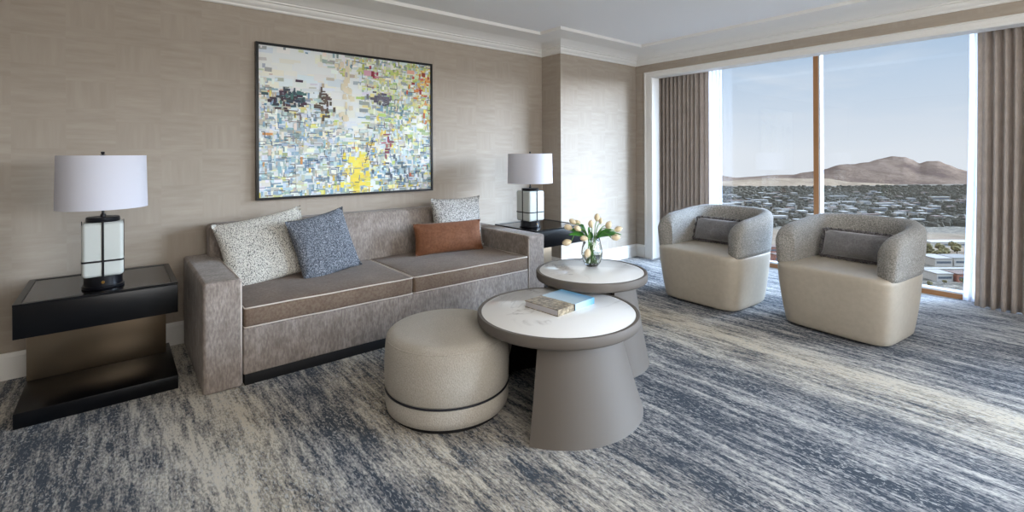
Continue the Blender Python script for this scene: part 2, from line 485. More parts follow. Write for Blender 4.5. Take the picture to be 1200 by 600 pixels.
# ------------------------------------------------------------------ windows
def window(name, ya, yb, mull, gz=2.60):
    w = bpy.data.objects.new(name, None); COL.objects.link(w); w['kind'] = 'structure'
    ya = min(ya+.27, 4.046); yb -= .2
    box_s('bottom_rail', 6.20, 6.30, yb, ya, 0, .046, M['tan'], w)
    box_s('glazing_bead', 6.205, 6.30, yb, ya, .046, .064, M['frame_white'], w)
    box_s('head_rail', 6.20, 6.30, yb, ya, 2.60, gz+.04, M['frame_white'], w)
    for y in mull:
        box_s('mullion', 6.19, 6.30, y-.002, y+.048, .046, 2.6, M['tan'], w)
        box_s('mullion_bead', 6.20, 6.295, y-.020, y-.002, .046, 2.6, M['frame_white'], w)
    box_s('window_jamb', 6.20, 6.30, ya-.06, ya, .046, 2.6, M['tan'], w)
    box_s('window_jamb', 6.20, 6.30, yb, yb+.06, .046, 2.6, M['tan'], w)
    ys = [yb+.05]+sorted(mull)+[ya-.05]
    for a, b in zip(ys, ys[1:]):
        box_s('pane', 6.25, 6.262, a+.01, b-.01, .05, 2.605, M['glass'], w)
    return w
window('window_1', Y1, Y0, [2.045])
window('added_window', Y3, Y2, [-2.5])  # unseen window, added because one window left the room dark

# ------------------------------------------------------------------ drapes
def drape(name, y0, y1, x, period, amp, mat, ztop, label, cat='curtain', zb=.012, seed=0, flap=None, fl=0, group=None, th=.002):
    n = int(abs(y1-y0)/period*14); nz = 22
    V = []; Fc = []
    loc = ((x), (y0+y1)/2, zb)
    ph = 0; cols = []
    for i in range(n+1):
        t = i/n; y = y0+(y1-y0)*t
        ph = 2*PI*abs(y1-y0)*t/period
        jit = noise.noise(Vector((t*6, seed, 0)))*1.6
        cols.append((y, ph+jit, t))
    for side in (0, 1):
        for j in range(nz+1):
            z = j/nz; zz = zb+(ztop-zb)*z
            for (y, p, t) in cols:
                a = amp*(.62+.38*(1-z)**.7)*(.85+.3*noise.noise(Vector((t*9, z*1.3, seed+3))))
                s = math.sin(p+.25*noise.noise(Vector((t*5, z*2, seed))))
                s = math.copysign(abs(s)**.75, s)
                if flap and t < flap: s *= (t/flap)**2*.8
                dx = a*s
                dy = fl*(1-z)**2*(1 if y1 > y0 else -1)*(1-t)*-1 + .006*math.sin(p*2)*(1-z)
                V.append((dx+(th if side else -th), y+dy-loc[1], zz-zb))
    w = n+1; m = w*(nz+1)
    for side in (0, 1):
        for j in range(nz):
            for i in range(n):
                a = side*m+j*w+i; Fc.append((a, a+1, a+w+1, a+w))
    for j in range(nz):
        for i in (0, n):
            a = j*w+i; Fc.append((a, a+w, a+w+m, a+m))
    for i in range(n):
        for j in (0, nz):
            a = j*w+i; Fc.append((a, a+1, a+1+m, a+m))
    o = link_mesh(name, V, Fc, mat, None, True, loc)
    return tag(o, label, cat, group)
drape('curtain', 3.235, 4.035, 5.97, .062, .05, M['drape'], 2.60, 'taupe pleated full-length drape left of the window, behind the swivel chair by the wall corner', flap=.12, seed=1)
drape('curtain', .70, -.35, 5.99, .066, .05, M['drape'], 2.60, 'taupe pleated full-length drape at the right edge of the window and photo', flap=.06, seed=2, fl=.03)
drape('sheer_curtain', 3.135, 4.0, 6.11, .05, .025, M['sheer'], 2.60, 'white sheer curtain gathered at the left side of the window', seed=5, fl=.0)
drape('sheer_curtain', .775, -.3, 6.12, .055, .025, M['sheer'], 2.60, 'white sheer curtain gathered at the right side of the window', seed=6, fl=.05)
o = box_s('soffit_glow_strip', 6.155, 6.165, .0, 3.95, 2.535, 2.60, M['sheer'])  # added strip, backlit by the sky in place of the bright recess soffit
tag(o, 'white translucent strip added along the top of the window to glow like a lit soffit', 'glow strip')
o = box_s('curtain_rail', -.02, .02, -2.15, 2.15, 0, .018, M['rail'])
o.location = (6.05, 1.73, 2.601); tag(o, 'slim white curtain rail under the recess ceiling above the window', 'curtain rail')

# ------------------------------------------------------------------ sofa
sofa = thing('sofa', 'long taupe chenille sofa with two velvet seat cushions against the papered wall', 'sofa', (1.745, 3.3, 0))
SX, SY = 1.745, 3.3
def soft(a, k=.012, f=3):
    def fn(q, h):
        n = noise.noise(Vector((q.x*f, q.y*f, q.z*f))+Vector((a, a, a)))
        d = q.normalized()
        return q + d*n*k
    return fn
for s, (xa, xb) in ((0, (.385, .592)), (1, (2.895, 3.095))):
    arm = rbox('arm', xa-SX, xb-SX, 0, 1.03, .0, .655, .022, M['sofa'], sofa, n=4, div=(4, 10, 6), fn=soft(s*5, .004))
    e = (xa-SX+.014, xb-SX-.014)
    xi = e[1] if s == 0 else e[0]
    pts = [(xi+(.004 if s == 0 else -.004), .008, .02), (xi+(.004 if s == 0 else -.004), .006, .3), (xi+(.004 if s == 0 else -.004), .006, .62), (xi+(.002 if s == 0 else -.002), .010, .643), (xi, .03, .652), (xi, .5, .652), (xi, .78, .652)]
    tube('piping', pts, .0042, M['piping'], arm, 8)
    xo = e[0] if s == 0 else e[1]
    tube('seam', [(xo, .012, .02), (xo, .010, .62), (xo, .014, .645), (xo, .03, .651), (xo, 1.0, .651)], .003, M['sofa'], arm, 6)
rbox('seat_base', .592-SX, 2.895-SX, .004, .98, .064, .345, .012, M['sofa'], sofa, n=2, div=(10, 2, 3), fn=soft(3, .003))
rbox('plinth', .60-SX, 2.89-SX, .006, .96, 0, .066, .002, M['plinth'], sofa, n=1)
def backfn(q, h):
    t = (q.z+h[2])/(2*h[2])
    q = q.copy(); q.y += .05*(t-.5)
    q.y -= .012*math.sin(t*PI)*(1-abs(q.x/h[0])**4)
    q += Vector((0, 0, .004*noise.noise(Vector((q.x*2, 0, 1)))))
    return q
rbox('backrest', .53-SX, 2.955-SX, .855, 1.035, .34, .885, .035, M['sofa'], sofa, n=4, div=(16, 2, 6), fn=backfn)
def cush(x0, x1, seed):
    y0, y1, z0, z1 = .004, .86, .345, .472
    def fn(q, h):
        q = q.copy(); u = q.x/h[0]; v = q.y/h[1]; w = q.z/h[2]
        cr = max(0, (1-abs(u)**3))*max(0, (1-abs(v)**3))
        if w > 0: q.z += .022*cr*w
        q.y -= .010*(1-u*u)*(1-w*w)*(1 if v < 0 else 0)*abs(v)
        n = noise.noise(Vector((q.x*4+seed, q.y*4, q.z*4)))
        q.z += .005*n*(1 if w > 0 else .3); q.y += .004*noise.noise(Vector((q.x*5, q.z*6, seed)))
        return q
    c = rbox('seat_cushion', x0-SX, x1-SX, y0, y1, z0, z1, .022, M['velvet'], sofa, n=4, div=(24, 16, 3), fn=fn)
    for z in (z1-.004, z0+.006):
        a = 1 if z > .4 else 0
        X0, X1 = x0-SX+.006, x1-SX-.006; pts = []
        for i in range(25):
            t = i/24; u = 2*t-1; pts.append((X0+(X1-X0)*t, y0-.001-.003*(1-u*u)+.004, z+.003*noise.noise(Vector(((X0+(X1-X0)*t)*4+seed, 0, 0)))))
        r_ = [(X1+.001, y0+.03+.8*i/8, z) for i in range(9)]; l_ = [(X0-.001, y0+.03+.8*(8-i)/8, z) for i in range(9)]
        tube('piping', l_+pts+r_, .0045, M['piping'], c, 8)
cush(.596, 1.738, 0); cush(1.742, 2.891, 9)

# ------------------------------------------------------------------ scatter cushions
def put_pillow(name, label, pbl, pbr, h, t, mat, lean, zseat=.5, roll=0, seed=0, pinch=.07, group=None, sag=0, w=None, sgn=1):
    a = Vector(pbl); b = Vector(pbr); d = b-a; w = w or d.length
    nrm = Vector((d.y, -d.x)).normalized()*-1    # away from the camera
    up = Vector((nrm.x*math.sin(lean), nrm.y*math.sin(lean), math.cos(lean)))
    xd = Vector((d.x, d.y, 0)).normalized()
    if roll:
        R = Matrix.Rotation(roll, 3, xd.cross(up)); xd = R @ xd; up = R @ up
    o = pillow(name, w, h, t, mat, None, pinch, seed=seed, sag=sag)
    m = (a+b)/2
    frame_at(o, (m.x, m.y, zseat), xd, up)
    tag(o, label, 'cushion', group); return o
put_pillow('cushion', 'large white and black flecked knit cushion leaning on the left arm of the sofa', (.63, 3.86), (1.20, 3.84), .53, .15, M['knit_white'], .46, .475, roll=.17, seed=1, w=.63)
put_pillow('cushion', 'slate blue woven square cushion overlapping the flecked white one on the sofa', (1.06, 3.72), (1.54, 3.78), .50, .14, M['knit_blue'], .34, .475, roll=.17, seed=2, w=.475)
put_pillow('cushion', 'pale grey nubby square cushion standing behind the rust one at the sofa right end', (2.33, 3.99), (2.86, 3.97), .50, .15, M['knit_pale'], .16, .485, roll=.0, seed=3, w=.55)
put_pillow('cushion', 'rust brown velvet lumbar cushion lying across the right seat of the sofa', (2.08, 3.90), (2.73, 3.79), .29, .13, M['rust'], .25, .487, roll=0, seed=4, w=.68, pinch=.04)

# ------------------------------------------------------------------ side tables
def side_table(x0, label):
    t = thing('side_table', label, 'side table', (x0, 3.53, 0))
    W, D = .70, .66
    rbox('top_box', 0, W, 0, D, .46, .628, .003, M['black'], t, n=1)
    # raised lip round a glossy inset top
    multi_box('top_rim', [(0, .03, 0, D, .628, .640), (W-.03, W, 0, D, .628, .640), (.03, W-.03, 0, .03, .628, .640), (.03, W-.03, D-.03, D, .628, .640)], M['black'], t)
    box_s('top_inset', .032, W-.032, .032, D-.032, .628, .637, M['black_gloss'], t)
    rbox('back_panel', 0.002, W-.03, .47, .50, .08, .46, .002, M['bronze'], t, n=1)
    rbox('base_slab', 0, W, 0, D, 0, .08, .003, M['black'], t, n=1)
    return t
side_table(-.414, 'black lacquer side table at the left edge, between the wall and the sofa left arm')
side_table(3.19, 'black lacquer side table in the corner beyond the sofa right arm')

# ------------------------------------------------------------------ table lamps
def lamp(x, y, z, label, hh, sr, rz=0):
    t = thing('table_lamp', label, 'lamp', (x, y, z), rz)
    zb, zt = .072, .383
    lathe('lamp_base', [(0, 0), (hh+.002, 0), (hh+.004, .003), (hh+.004, .014), (hh-.004, .018), (hh-.004, zb), (0, zb)], M['strap'], t)
    lathe('brass_knob', [(0, -.006), (.008, -.006), (.008, .006), (0, .006)], M['brass'], t, 12, loc=(0, -hh+.002, .042)).rotation_euler = (PI/2, 0, 0)
    rbox('lamp_body', -hh, hh, -hh, hh, zb, zt, .02, M['lampglass'], t, n=5)
    zz = zb+(zt-zb)*.29; st = .0052
    for k in range(4):
        o = box_s('strap', -st, st, -hh-.0035, -hh+.0005, zb-.005, zt+.006, M['strap'], t)
        o.data.transform(Matrix.Rotation(k*PI/2, 4, 'Z'))
    V = []; Fc = []; P = []; rr = .02
    for cx, cy, a0 in ((hh-rr, hh-rr, 0), (-hh+rr, hh-rr, 90), (-hh+rr, -hh+rr, 180), (hh-rr, -hh+rr, 270)):
        for i in range(6): a = math.radians(a0+i*18); P.append((cx, cy, math.cos(a), math.sin(a)))
    for (cx, cy, ca, sa) in P:
        for (rad, z_) in ((rr-.001, zz-st), (rr+.003, zz-st), (rr+.003, zz+st), (rr-.001, zz+st)):
            V.append((cx+rad*ca, cy+rad*sa, z_))
    m = len(P)
    for i in range(m):
        for k in range(4): Fc.append((i*4+k, i*4+(k+1) % 4, ((i+1) % m)*4+(k+1) % 4, ((i+1) % m)*4+k))
    link_mesh('band', V, Fc, M['strap'], t)
    q = hh*.82
    lathe('top_cap', [(0, zt-.002), (q, zt-.002), (q+.002, zt+.001), (q+.002, zt+.022), (q-.002, zt+.026), (0, zt+.026)], M['strap'], t)
    lathe('neck', [(0, zt+.026), (.013, zt+.026), (.013, zt+.04), (.007, zt+.045), (.007, zt+.10), (0, zt+.10)], M['strap'], t, 16)
    s0, s1 = .462, .768
    sh = lathe('lamp_shade', [(sr+.003, s0), (sr+.006, s0), (sr, s1), (sr-.003, s1)], M['shade'], t, 64, closed=True)
    for k in range(3):
        a = k*2*PI/3
        tube('spider', [(0, 0, s1-.012), ((sr-.002)*math.cos(a), (sr-.002)*math.sin(a), s1-.012)], .002, M['strap'], sh, 6)
    lathe('harp_rod', [(0, zt+.1), (.004, zt+.1), (.004, s1), (0, s1)], M['strap'], t, 10)
    lathe('bulb', [(0, .49), (.014, .49), (.014, .52), (.03, .55), (.032, .575), (.024, .60), (0, .61)], M['frame_white'], t, 20)
    lathe('finial', [(0, s1-.004), (.012, s1-.004), (.012, s1+.003), (.005, s1+.006), (.010, s1+.014), (.008, s1+.022), (0, s1+.024)], M['strap'], t, 16)
    return t
lamp(-.06, 3.72, .637, 'table lamp with white drum shade on the black side table at the left edge', .093, .205)
lamp(3.36, 3.80, .637, 'table lamp with white drum shade on the corner table right of the sofa', .106, .230)

# ------------------------------------------------------------------ painting
pic = thing('framed_painting', 'large abstract painting of coloured dashes in a thin black frame above the sofa', 'painting', ((.877+2.503)/2, YW, 1.035))
PW, PH = 2.503-.877, 2.325-1.035
dY = .045
multi_box('frame', [(-PW/2, PW/2, -dY, 0, 0, .02), (-PW/2, PW/2, -dY, 0, PH-.02, PH), (-PW/2, -PW/2+.02, -dY, 0, .02, PH-.02), (PW/2-.02, PW/2, -dY, 0, .02, PH-.02)], M['black'], pic)
def make_canvas():
    R = random.Random(11); V = []; Fc = []; C = []
    w, h = PW-.04, PH-.04
    cnt = [0]
    def quad(x, z, a, b, col, rot=0):
        x0, x1, z0, z1 = max(0, x-a/2), min(1, x+a/2), max(0, z-b/2), min(1, z+b/2)
        if x1 <= x0 or z1 <= z0: return
        y = -.030-cnt[0]*1.6e-6; cnt[0] += 1
        o = len(V); sk = R.uniform(-.0025, .0025)
        pts = [(x0, z0), (x1, z0+sk), (x1+R.uniform(-.002, .002), z1), (x0+R.uniform(-.002, .002), z1-sk)]
        for px, pz in pts: V.append(((min(1, max(0, px))-.5)*w, y, .02+min(1, max(0, pz))*h))
        Fc.append((o, o+1, o+2, o+3)); C.append(rgb(col))
    def jit(col, k=14):
        c = [int(col[i:i+2], 16) for i in (1, 3, 5)]; j = R.uniform(-k, k)
        return '#%02x%02x%02x' % tuple(int(max(0, min(255, (v+j+R.uniform(-k/2, k/2)-200)*.98+205))) for v in c)
    quad(.5, .5, 1, 1, '#e4e8e6')
    g = lambda x, z, cx, cz, sx, sz: math.exp(-((x-cx)/sx)**2-((z-cz)/sz)**2)
    light = ['#e2e4de', '#e4e4d6', '#dbe2e5', '#e6e3d0', '#d5dde1']
    blue = ['#a9c0cc', '#8aa7b8', '#b7cbd3', '#6f93a8', '#c5d3d6', '#93a9ac', '#d3d8d2', '#7f97a4']
    grn = ['#c6cf86', '#b4c46a', '#d3d58e', '#9fb27c', '#d9cf86', '#c9cfa8', '#a8bfa6', '#dddbb2']
    org = ['#d9b25c', '#c98a4a', '#d8c05e', '#b7bf5a', '#c0633c', '#dcca74']
    yel = ['#e0cc4e', '#dcc860', '#d8b84a', '#e3da8a', '#d9d7a0']
    gry = ['#a3a9a0', '#b8b8a8', '#8c938f', '#c2bfae', '#9aa6a8', '#bcae9c', '#ccd0c8']
    def pick(x, z):
        ws = [(blue, .55+1.3*g(x, z, .1, .1, .5, .35)+.5*g(x, z, .9, .1, .3, .3)), (gry, .75), (light, .55),
              (grn, .12+1.8*g(x, z, .85, .75, .25, .35)+.7*g(x, z, .6, .95, .2, .15)), (org, .012+2.0*g(x, z, .97, .8, .09, .25)+.2*g(x, z, .95, .3, .08, .3)),
              (yel, .05+4.5*g(x, z, .52, .12, .06, .16)+1.2*g(x, z, .15, .03, .15, .03)+1.0*g(x, z, .70, .03, .2, .03)+.8*g(x, z, .65, .35, .06, .15))]
        t = R.uniform(0, sum(v for _, v in ws))
        for c, v in ws:
            t -= v
            if t <= 0: return R.choice(c)
        return R.choice(gry)
    def void(x, z):   # the quiet pale passages
        return max(1.15*g(x, z, .22, .86, .20, .15), 1.2*g(x, z, .42, .72, .12, .14), 1.1*g(x, z, .50, .55, .06, .15), g(x, z, .07, .93, .12, .12), .7*g(x, z, .9, .5, .07, .07))
    for i in range(260):     # soft pale wash
        x, z = R.random(), R.random()
        quad(x, z, R.uniform(.04, .12), R.uniform(.02, .06), jit(R.choice(light), 6))
    for i in range(2600):
        x, z = R.random(), R.random()
        if R.random() < void(x, z)*1.2: continue
        quad(x, z, R.uniform(.012, .055), R.uniform(.010, .030), jit(pick(x, z)))
    for i in range(900):     # upright dabs
        x, z = R.random(), R.random()
        if R.random() < void(x, z)*1.3: continue
        quad(x, z, R.uniform(.006, .016), R.uniform(.02, .05), jit(pick(x, z)))
    for i in range(46):
        x, z = R.gauss(.535, .035), R.gauss(.12, .09)
        quad(x, z, R.uniform(.015, .05), R.uniform(.02, .05), jit(R.choice(['#e0ca40', '#dcc454', '#e2d050']), 8))
    for i in range(26):
        x, z = R.uniform(.36, .5), R.uniform(.5, .95)
        quad(R.gauss(.46, .02), z, R.uniform(.01, .03), R.uniform(.02, .05), jit('#d9cdb0', 5))
    dark = ['#4c5460', '#5c5a58', '#6a5c4c', '#47535e', '#66737c', '#604e54']
    for i in range(400):     # thin dark broken lines, L-shaped
        x, z = R.random(), R.random()
        if R.random() < void(x, z)*1.6 or (z > .8 and R.random() < .6): continue
        c = jit(R.choice(dark if R.random() < .6 else ['#54749a', '#47688f', '#6a7c88', '#7a6a50'])); l = R.uniform(.014, .05)
        quad(x, z, l, R.uniform(.003, .0055), c)
        if R.random() < .55:
            l2 = R.uniform(.012, .04); sx = R.choice((-1, 1))
            quad(x+sx*l/2, z+R.choice((-1, 1))*l2/2, R.uniform(.0028, .0045), l2, c)
            if R.random() < .3: quad(x+sx*l/2+sx*l/3, z-l2*.8, l*.6, .004, c)
    for (n, cx, cz, sx, sz, cols) in ((70, .14, .66, .08, .05, ['#2c4c50', '#3a2534', '#2a3440', '#3f6a64', '#331f2c']), (36, .66, .71, .05, .03, ['#4a4450', '#5c5660', '#6a6a74']),
                                      (14, .75, .62, .06, .03, ['#5f8088', '#7a9a98']), (14, .92, .85, .06, .08, ['#b23a2c', '#c4543a', '#8f2f34', '#c87838']), (26, .33, .62, .03, .08, ['#5c4a3c', '#4a3c34']),
                                      (6, .62, .88, .04, .05, ['#a03848', '#c8788c']), (10, .70, .35, .03, .10, ['#9a4050', '#7c3444']), (30, .80, .15, .12, .10, ['#5c7076', '#4c5c64', '#46505c'])):
        for i in range(n):
            x, z = R.gauss(cx, sx*.7), R.gauss(cz, sz*.7)
            if R.random() < .5: quad(x, z, R.uniform(.018, .042), R.uniform(.010, .02), jit(R.choice(cols), 8))
            else: quad(x, z, R.uniform(.008, .015), R.uniform(.02, .04), jit(R.choice(cols), 8))
    quad(.583, .887, .05, .04, '#d2a0b0'); quad(.612, .885, .02, .042, '#8c2838')
    quad(.86, .93, .05, .03, '#e0a890'); quad(.95, .92, .025, .03, '#8e3a2c')
    # stepped line, centre right
    x, z = .62, .42
    for i in range(10):
        quad(x, z, .003, .024, '#3a2c2c'); quad(x-.005, z-.012, .014, .004, '#3a2c2c'); x -= .006; z -= .021
    quad(.64, .28, .0, .0, '#ffffff')
    # blue rectangular spirals lower left
    for (cx, cz) in ((.33, .24), (.38, .16), (.43, .12), (.27, .22), (.45, .30)):
        for s in (.05, .032):
            c = '#4c6488'
            quad(cx, cz+s/2, s, .004, c); quad(cx-s/2, cz, .0032, s, c); quad(cx+s/2, cz+s*.2, .0032, s*.6, c)
    me_o = link_mesh('canvas', V, Fc, M['painting'], pic)
    me = me_o.data
    at = me.color_attributes.new('paint', 'FLOAT_COLOR', 'CORNER')
    k = 0
    for p, c in zip(me.polygons, C):
        for li in p.loop_indices: at.data[li].color = c
    return me_o
cv = make_canvas()
box_s('backing', -PW/2+.016, PW/2-.016, -.0295, -.002, .016, PH-.016, M['frame_white'], pic)

# ------------------------------------------------------------------ ottoman
ot = thing('ottoman', 'round drum ottoman in oatmeal fabric tucked under the front coffee table', 'ottoman', (1.445, 2.345, 0))
RO = .34
pb = [(0, .022), (RO-.02, .022), (RO-.004, .03), (RO+.003, .06), (RO+.002, .128), (RO-.004, .136)]
lathe('lower_band', pb+[(RO-.03, .138), (0, .138)], M['ottoman'], ot, 72, ang=60)
bd = [(0, .13), (RO-.03, .13), (RO-.004, .134), (RO+.004, .15), (RO+.007, .24), (RO+.003, .34), (RO-.002, .395)]
for i in range(1, 9):
    a = i/8*PI/2; bd.append((RO-.005-.055*(1-math.cos(a)), .395+.042*math.sin(a)))
bd += [(RO-.12, .445), (RO-.2, .449), (0, .452)]
body = lathe('upholstered_body', bd, M['ottoman'], ot, 72, ang=70)
def ring(name, r, z, rad, mat, parent, cx=0, cy=0, n=72):
    return tube(name, [(cx+r*math.cos(2*PI*i/n), cy+r*math.sin(2*PI*i/n), z) for i in range(n)], rad, mat, parent, 8, closed=True)
ring('navy_piping', RO+.001, .134, .0055, M['navy_pipe'], ot)
ring('top_seam', RO-.006, .402, .003, M['ottoman'], body)
lathe('base_ring', [(0, 0), (RO-.03, 0), (RO-.03, .024), (0, .024)], M['plinth'], ot, 48)

# ------------------------------------------------------------------ coffee tables
def coffee_table(x, y, zt, R, rt, rb, a0, a1, label, rz=0):
    t = thing('coffee_table', label, 'coffee table', (x, y, 0))
    lathe('table_rim', [(0, zt-.058), (R-.012, zt-.058), (R-.004, zt-.053), (R, zt-.045), (R, zt-.005), (R-.004, zt), (R-.020, zt), (R-.022, zt-.006), (0, zt-.006)], M['taupe'], t, 96)
    lathe('marble_top', [(0, zt-.006), (R-.023, zt-.006), (R-.023, zt-.003), (R-.026, zt-.001), (0, zt-.001)], M['marble'], t, 96)
    # open conical shell standing on the floor
    th = .028; n = 72; V = []; Fc = []; mi = []
    a0, a1 = math.radians(a0), math.radians(a1)
    zs = [0, .01, .15, .3, zt-.058]
    for i in range(n+1):
        a = a0+(a1-a0)*i/n
        for z in zs:
            f = z/(zt-.058); r = rb+(rt-rb)*(f**.92)
            for rr in (r, r-th): V.append((rr*math.cos(a), rr*math.sin(a), z))
    m = len(zs)*2
    for i in range(n):
        for k in range(len(zs)-1):
            p = i*m+k*2; q = p+m
            Fc.append((p, q, q+2, p+2)); mi.append(0)
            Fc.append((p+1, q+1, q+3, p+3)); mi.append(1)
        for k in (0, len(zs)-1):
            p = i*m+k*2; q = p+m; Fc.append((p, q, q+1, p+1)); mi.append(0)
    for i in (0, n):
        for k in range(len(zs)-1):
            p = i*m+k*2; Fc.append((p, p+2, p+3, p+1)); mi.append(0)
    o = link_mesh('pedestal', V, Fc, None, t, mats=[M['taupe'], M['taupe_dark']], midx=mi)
    auto_smooth(o, 40)
    return t
TA = (1.937, 1.96); TB = (2.535, 2.237)
coffee_table(*TA, .52, .455, .335, .468, 208, 455, 'front round coffee table with white marble top holding the book')
coffee_table(*TB, .60, .378, .29, .385, 251, 519, 'taller round coffee table with white marble top holding the tulip vase')

# book
def book():
    a = Vector((1.905, 2.17)); b = Vector((1.835, 1.85)); 
    t = thing('book', 'thick paperback book with rocky and pale blue cover lying on the front coffee table', 'book', (1.845, 1.865, .519), math.radians(5))
    L_, W_, T_ = .33, .25, .036
    # spine along X (toward the window) at y=0
    mcov, nt, bs, N, L = new_mat('book_cover')
    tc = N.new('ShaderNodeTexCoord'); sp = N.new('ShaderNodeSeparateXYZ'); L.new(tc.outputs['Object'], sp.inputs[0])
    n = noise_node(nt, coords(nt, (1, 1, 1)), 38, 5, .7)
    rock = ramp(nt, n, [(.35, '#4a4239'), (.5, '#8d8069'), (.62, '#b9ab90')])
    sky = ramp(nt, math_n(nt, 'MULTIPLY', sp.outputs[0], 3.0), [(.42, '#b9cfdb'), (.72, '#a8c6d9'), (.95, '#5f9cc4')])
    f = math_n(nt, 'GREATER_THAN', math_n(nt, 'ADD', sp.outputs[0], math_n(nt, 'MULTIPLY', math_n(nt, 'SUBTRACT', n, .5), .02)), .145)
    L.new(mixc(nt, f, rock, sky), bs.inputs['Base Color']); setp(bs, Roughness=.3)
    box_s('pages', .004, L_-.004, .003, W_-.004, .003, T_-.003, M['pages'], t)
    box_s('back_cover', 0, L_, 0, W_, 0, .003, mcov, t)
    box_s('front_cover', 0, L_, 0, W_, T_-.003, T_, mcov, t)
    box_s('spine', 0, L_, 0, .003, .003, T_-.003, mcov, t)
    box_s('spine_band', .138, .150, -.0006, .0, .0, T_, M['strap'], t)
    return t
bk = book()

# vase
VX, VY, VZ = 2.634, 2.315, .599
vs = thing('vase', 'clear glass bulb vase of water on the taller coffee table', 'vase', (VX, VY, VZ))
op = [(.036, 0), (.045, .004), (.062, .03), (.074, .065), (.076, .095), (.070, .135), (.060, .175), (.054, .205)]
ip = [(.0515, .205), (.0575, .174), (.0675, .134), (.0735, .095), (.0715, .066), (.0595, .033), (.043, .014), (0, .012)]
lathe('vase_glass', [(0, 0)]+op+[(.053, .207)]+ip, M['vase'], vs, 48, ang=80)
lathe('water', [(0, .0125), (.0425, .0145), (.059, .0335), (.071, .066), (.0728, .09), (0, .09)], M['water'], vs, 40, ang=40)

th_ = .884; s_, c_ = math.sin(th_), math.cos(th_)
right = Vector((s_, -c_, 0)); fwd = Vector((c_, s_, 0))
def tulip(dx, dz, df, label, tilt, leafn=1, size=1.0, seed=0):
    """dx to the right of the vase axis, dz above the table, df away from the camera"""
    R = random.Random(seed)
    t = thing('tulip', label, 'tulip', (VX, VY, VZ+.02), group='cream tulips in the vase')
    head = right*dx+fwd*df+Vector((0, 0, dz-.02))
    foot = (right*(-dx*.18+R.uniform(-.012, .012))+fwd*R.uniform(-.02, .02))+Vector((0, 0, .0))
    lim = Vector((dx, df)); ln = max(lim.length, .001); mouth = right*(dx/ln*min(.038, ln*.45))+fwd*(df/ln*min(.038, ln*.45))+Vector((0, 0, .19))
    pts = []
    drop = 1 if dz < .2 else 0
    mid = mouth.lerp(head, .55)+Vector((0, 0, .03+.05*drop))
    P = [foot, mouth, mid, head]
    def bez(u):   # catmull through P
        k = min(int(u*3), 2); f = u*3-k
        p0 = P[max(k-1, 0)]; p1 = P[k]; p2 = P[k+1]; p3 = P[min(k+2, 3)]
        return .5*((2*p1)+(p2-p0)*f+(2*p0-5*p1+4*p2-p3)*f*f+(3*p1-p0-3*p2+p3)*f**3)
    pts = [bez(i/18) for i in range(19)]
    tube('stem', pts, .0032, M['stem'], t, 7)
    # bloom: overlapping petals closed to an egg
    ax = (right*tilt[0]+fwd*tilt[1]+Vector((0, 0, tilt[2]))).normalized()
    q = Vector((0, 0, 1)).rotation_difference(ax)
    V = []; Fc = []; Hh = .060*size; Rr = .0215*size
    for k in range(6):
        a = k*PI/3+R.uniform(-.1, .1); inner = k % 2; o = len(V)
        for i in range(8):
            u = i/7; r = Rr*(math.sin(PI*min(1, (u*.86+.07)))**.75)*(1.0-.12*inner); z = Hh*u*(1-.03*inner)
            half = .62*math.sin(PI*(u*.9+.08))**.7
            for j in range(5):
                b = a+half*(j/4*2-1)*1.05; rr = r*(1-.06*abs(j/4*2-1)); V.append(head+q @ Vector((rr*math.cos(b), rr*math.sin(b), z)))
        for i in range(7):
            for j in range(4): Fc.append((o+i*5+j, o+i*5+j+1, o+i*5+j+6, o+i*5+j+5))
    b = link_mesh('bloom', V, Fc, M['petal'], t, True)
    # leaves
    for k in range(leafn):
        base = bez(.30); out = (right*(dx*.9+R.uniform(-.05, .05))+fwd*R.uniform(-.07, .07)); tip = base+out*1.0+Vector((0, 0, R.uniform(.02, .09)))
        mdl = base.lerp(tip, .5)+Vector((0, 0, .035)); V = []; Fc = []
        side = (tip-base).cross(Vector((0, 0, 1))).normalized()*.6+Vector((0, 0, 1))*.5
        for i in range(11):
            u = i/10; c0 = base*(1-u)**2+mdl*2*u*(1-u)+tip*u*u; wd = .024*math.sin(PI*(u*.93+.05))**.8
            for s in (-1, -.4, .4, 1): V.append(c0+side*wd*s+Vector((0, 0, -abs(s)*.0+.004*abs(s))))
        for i in range(10):
            for s in range(3): Fc.append((i*4+s, i*4+s+1, i*4+s+5, i*4+s+4))
        lf = link_mesh('leaf', V, Fc, M['leaf'], t, True)
        md = lf.modifiers.new('thick', 'SOLIDIFY'); md.thickness = .0012
    return t
px = 3.49/566
def tp(u, v): return (u-693)*px, (311-v)*px
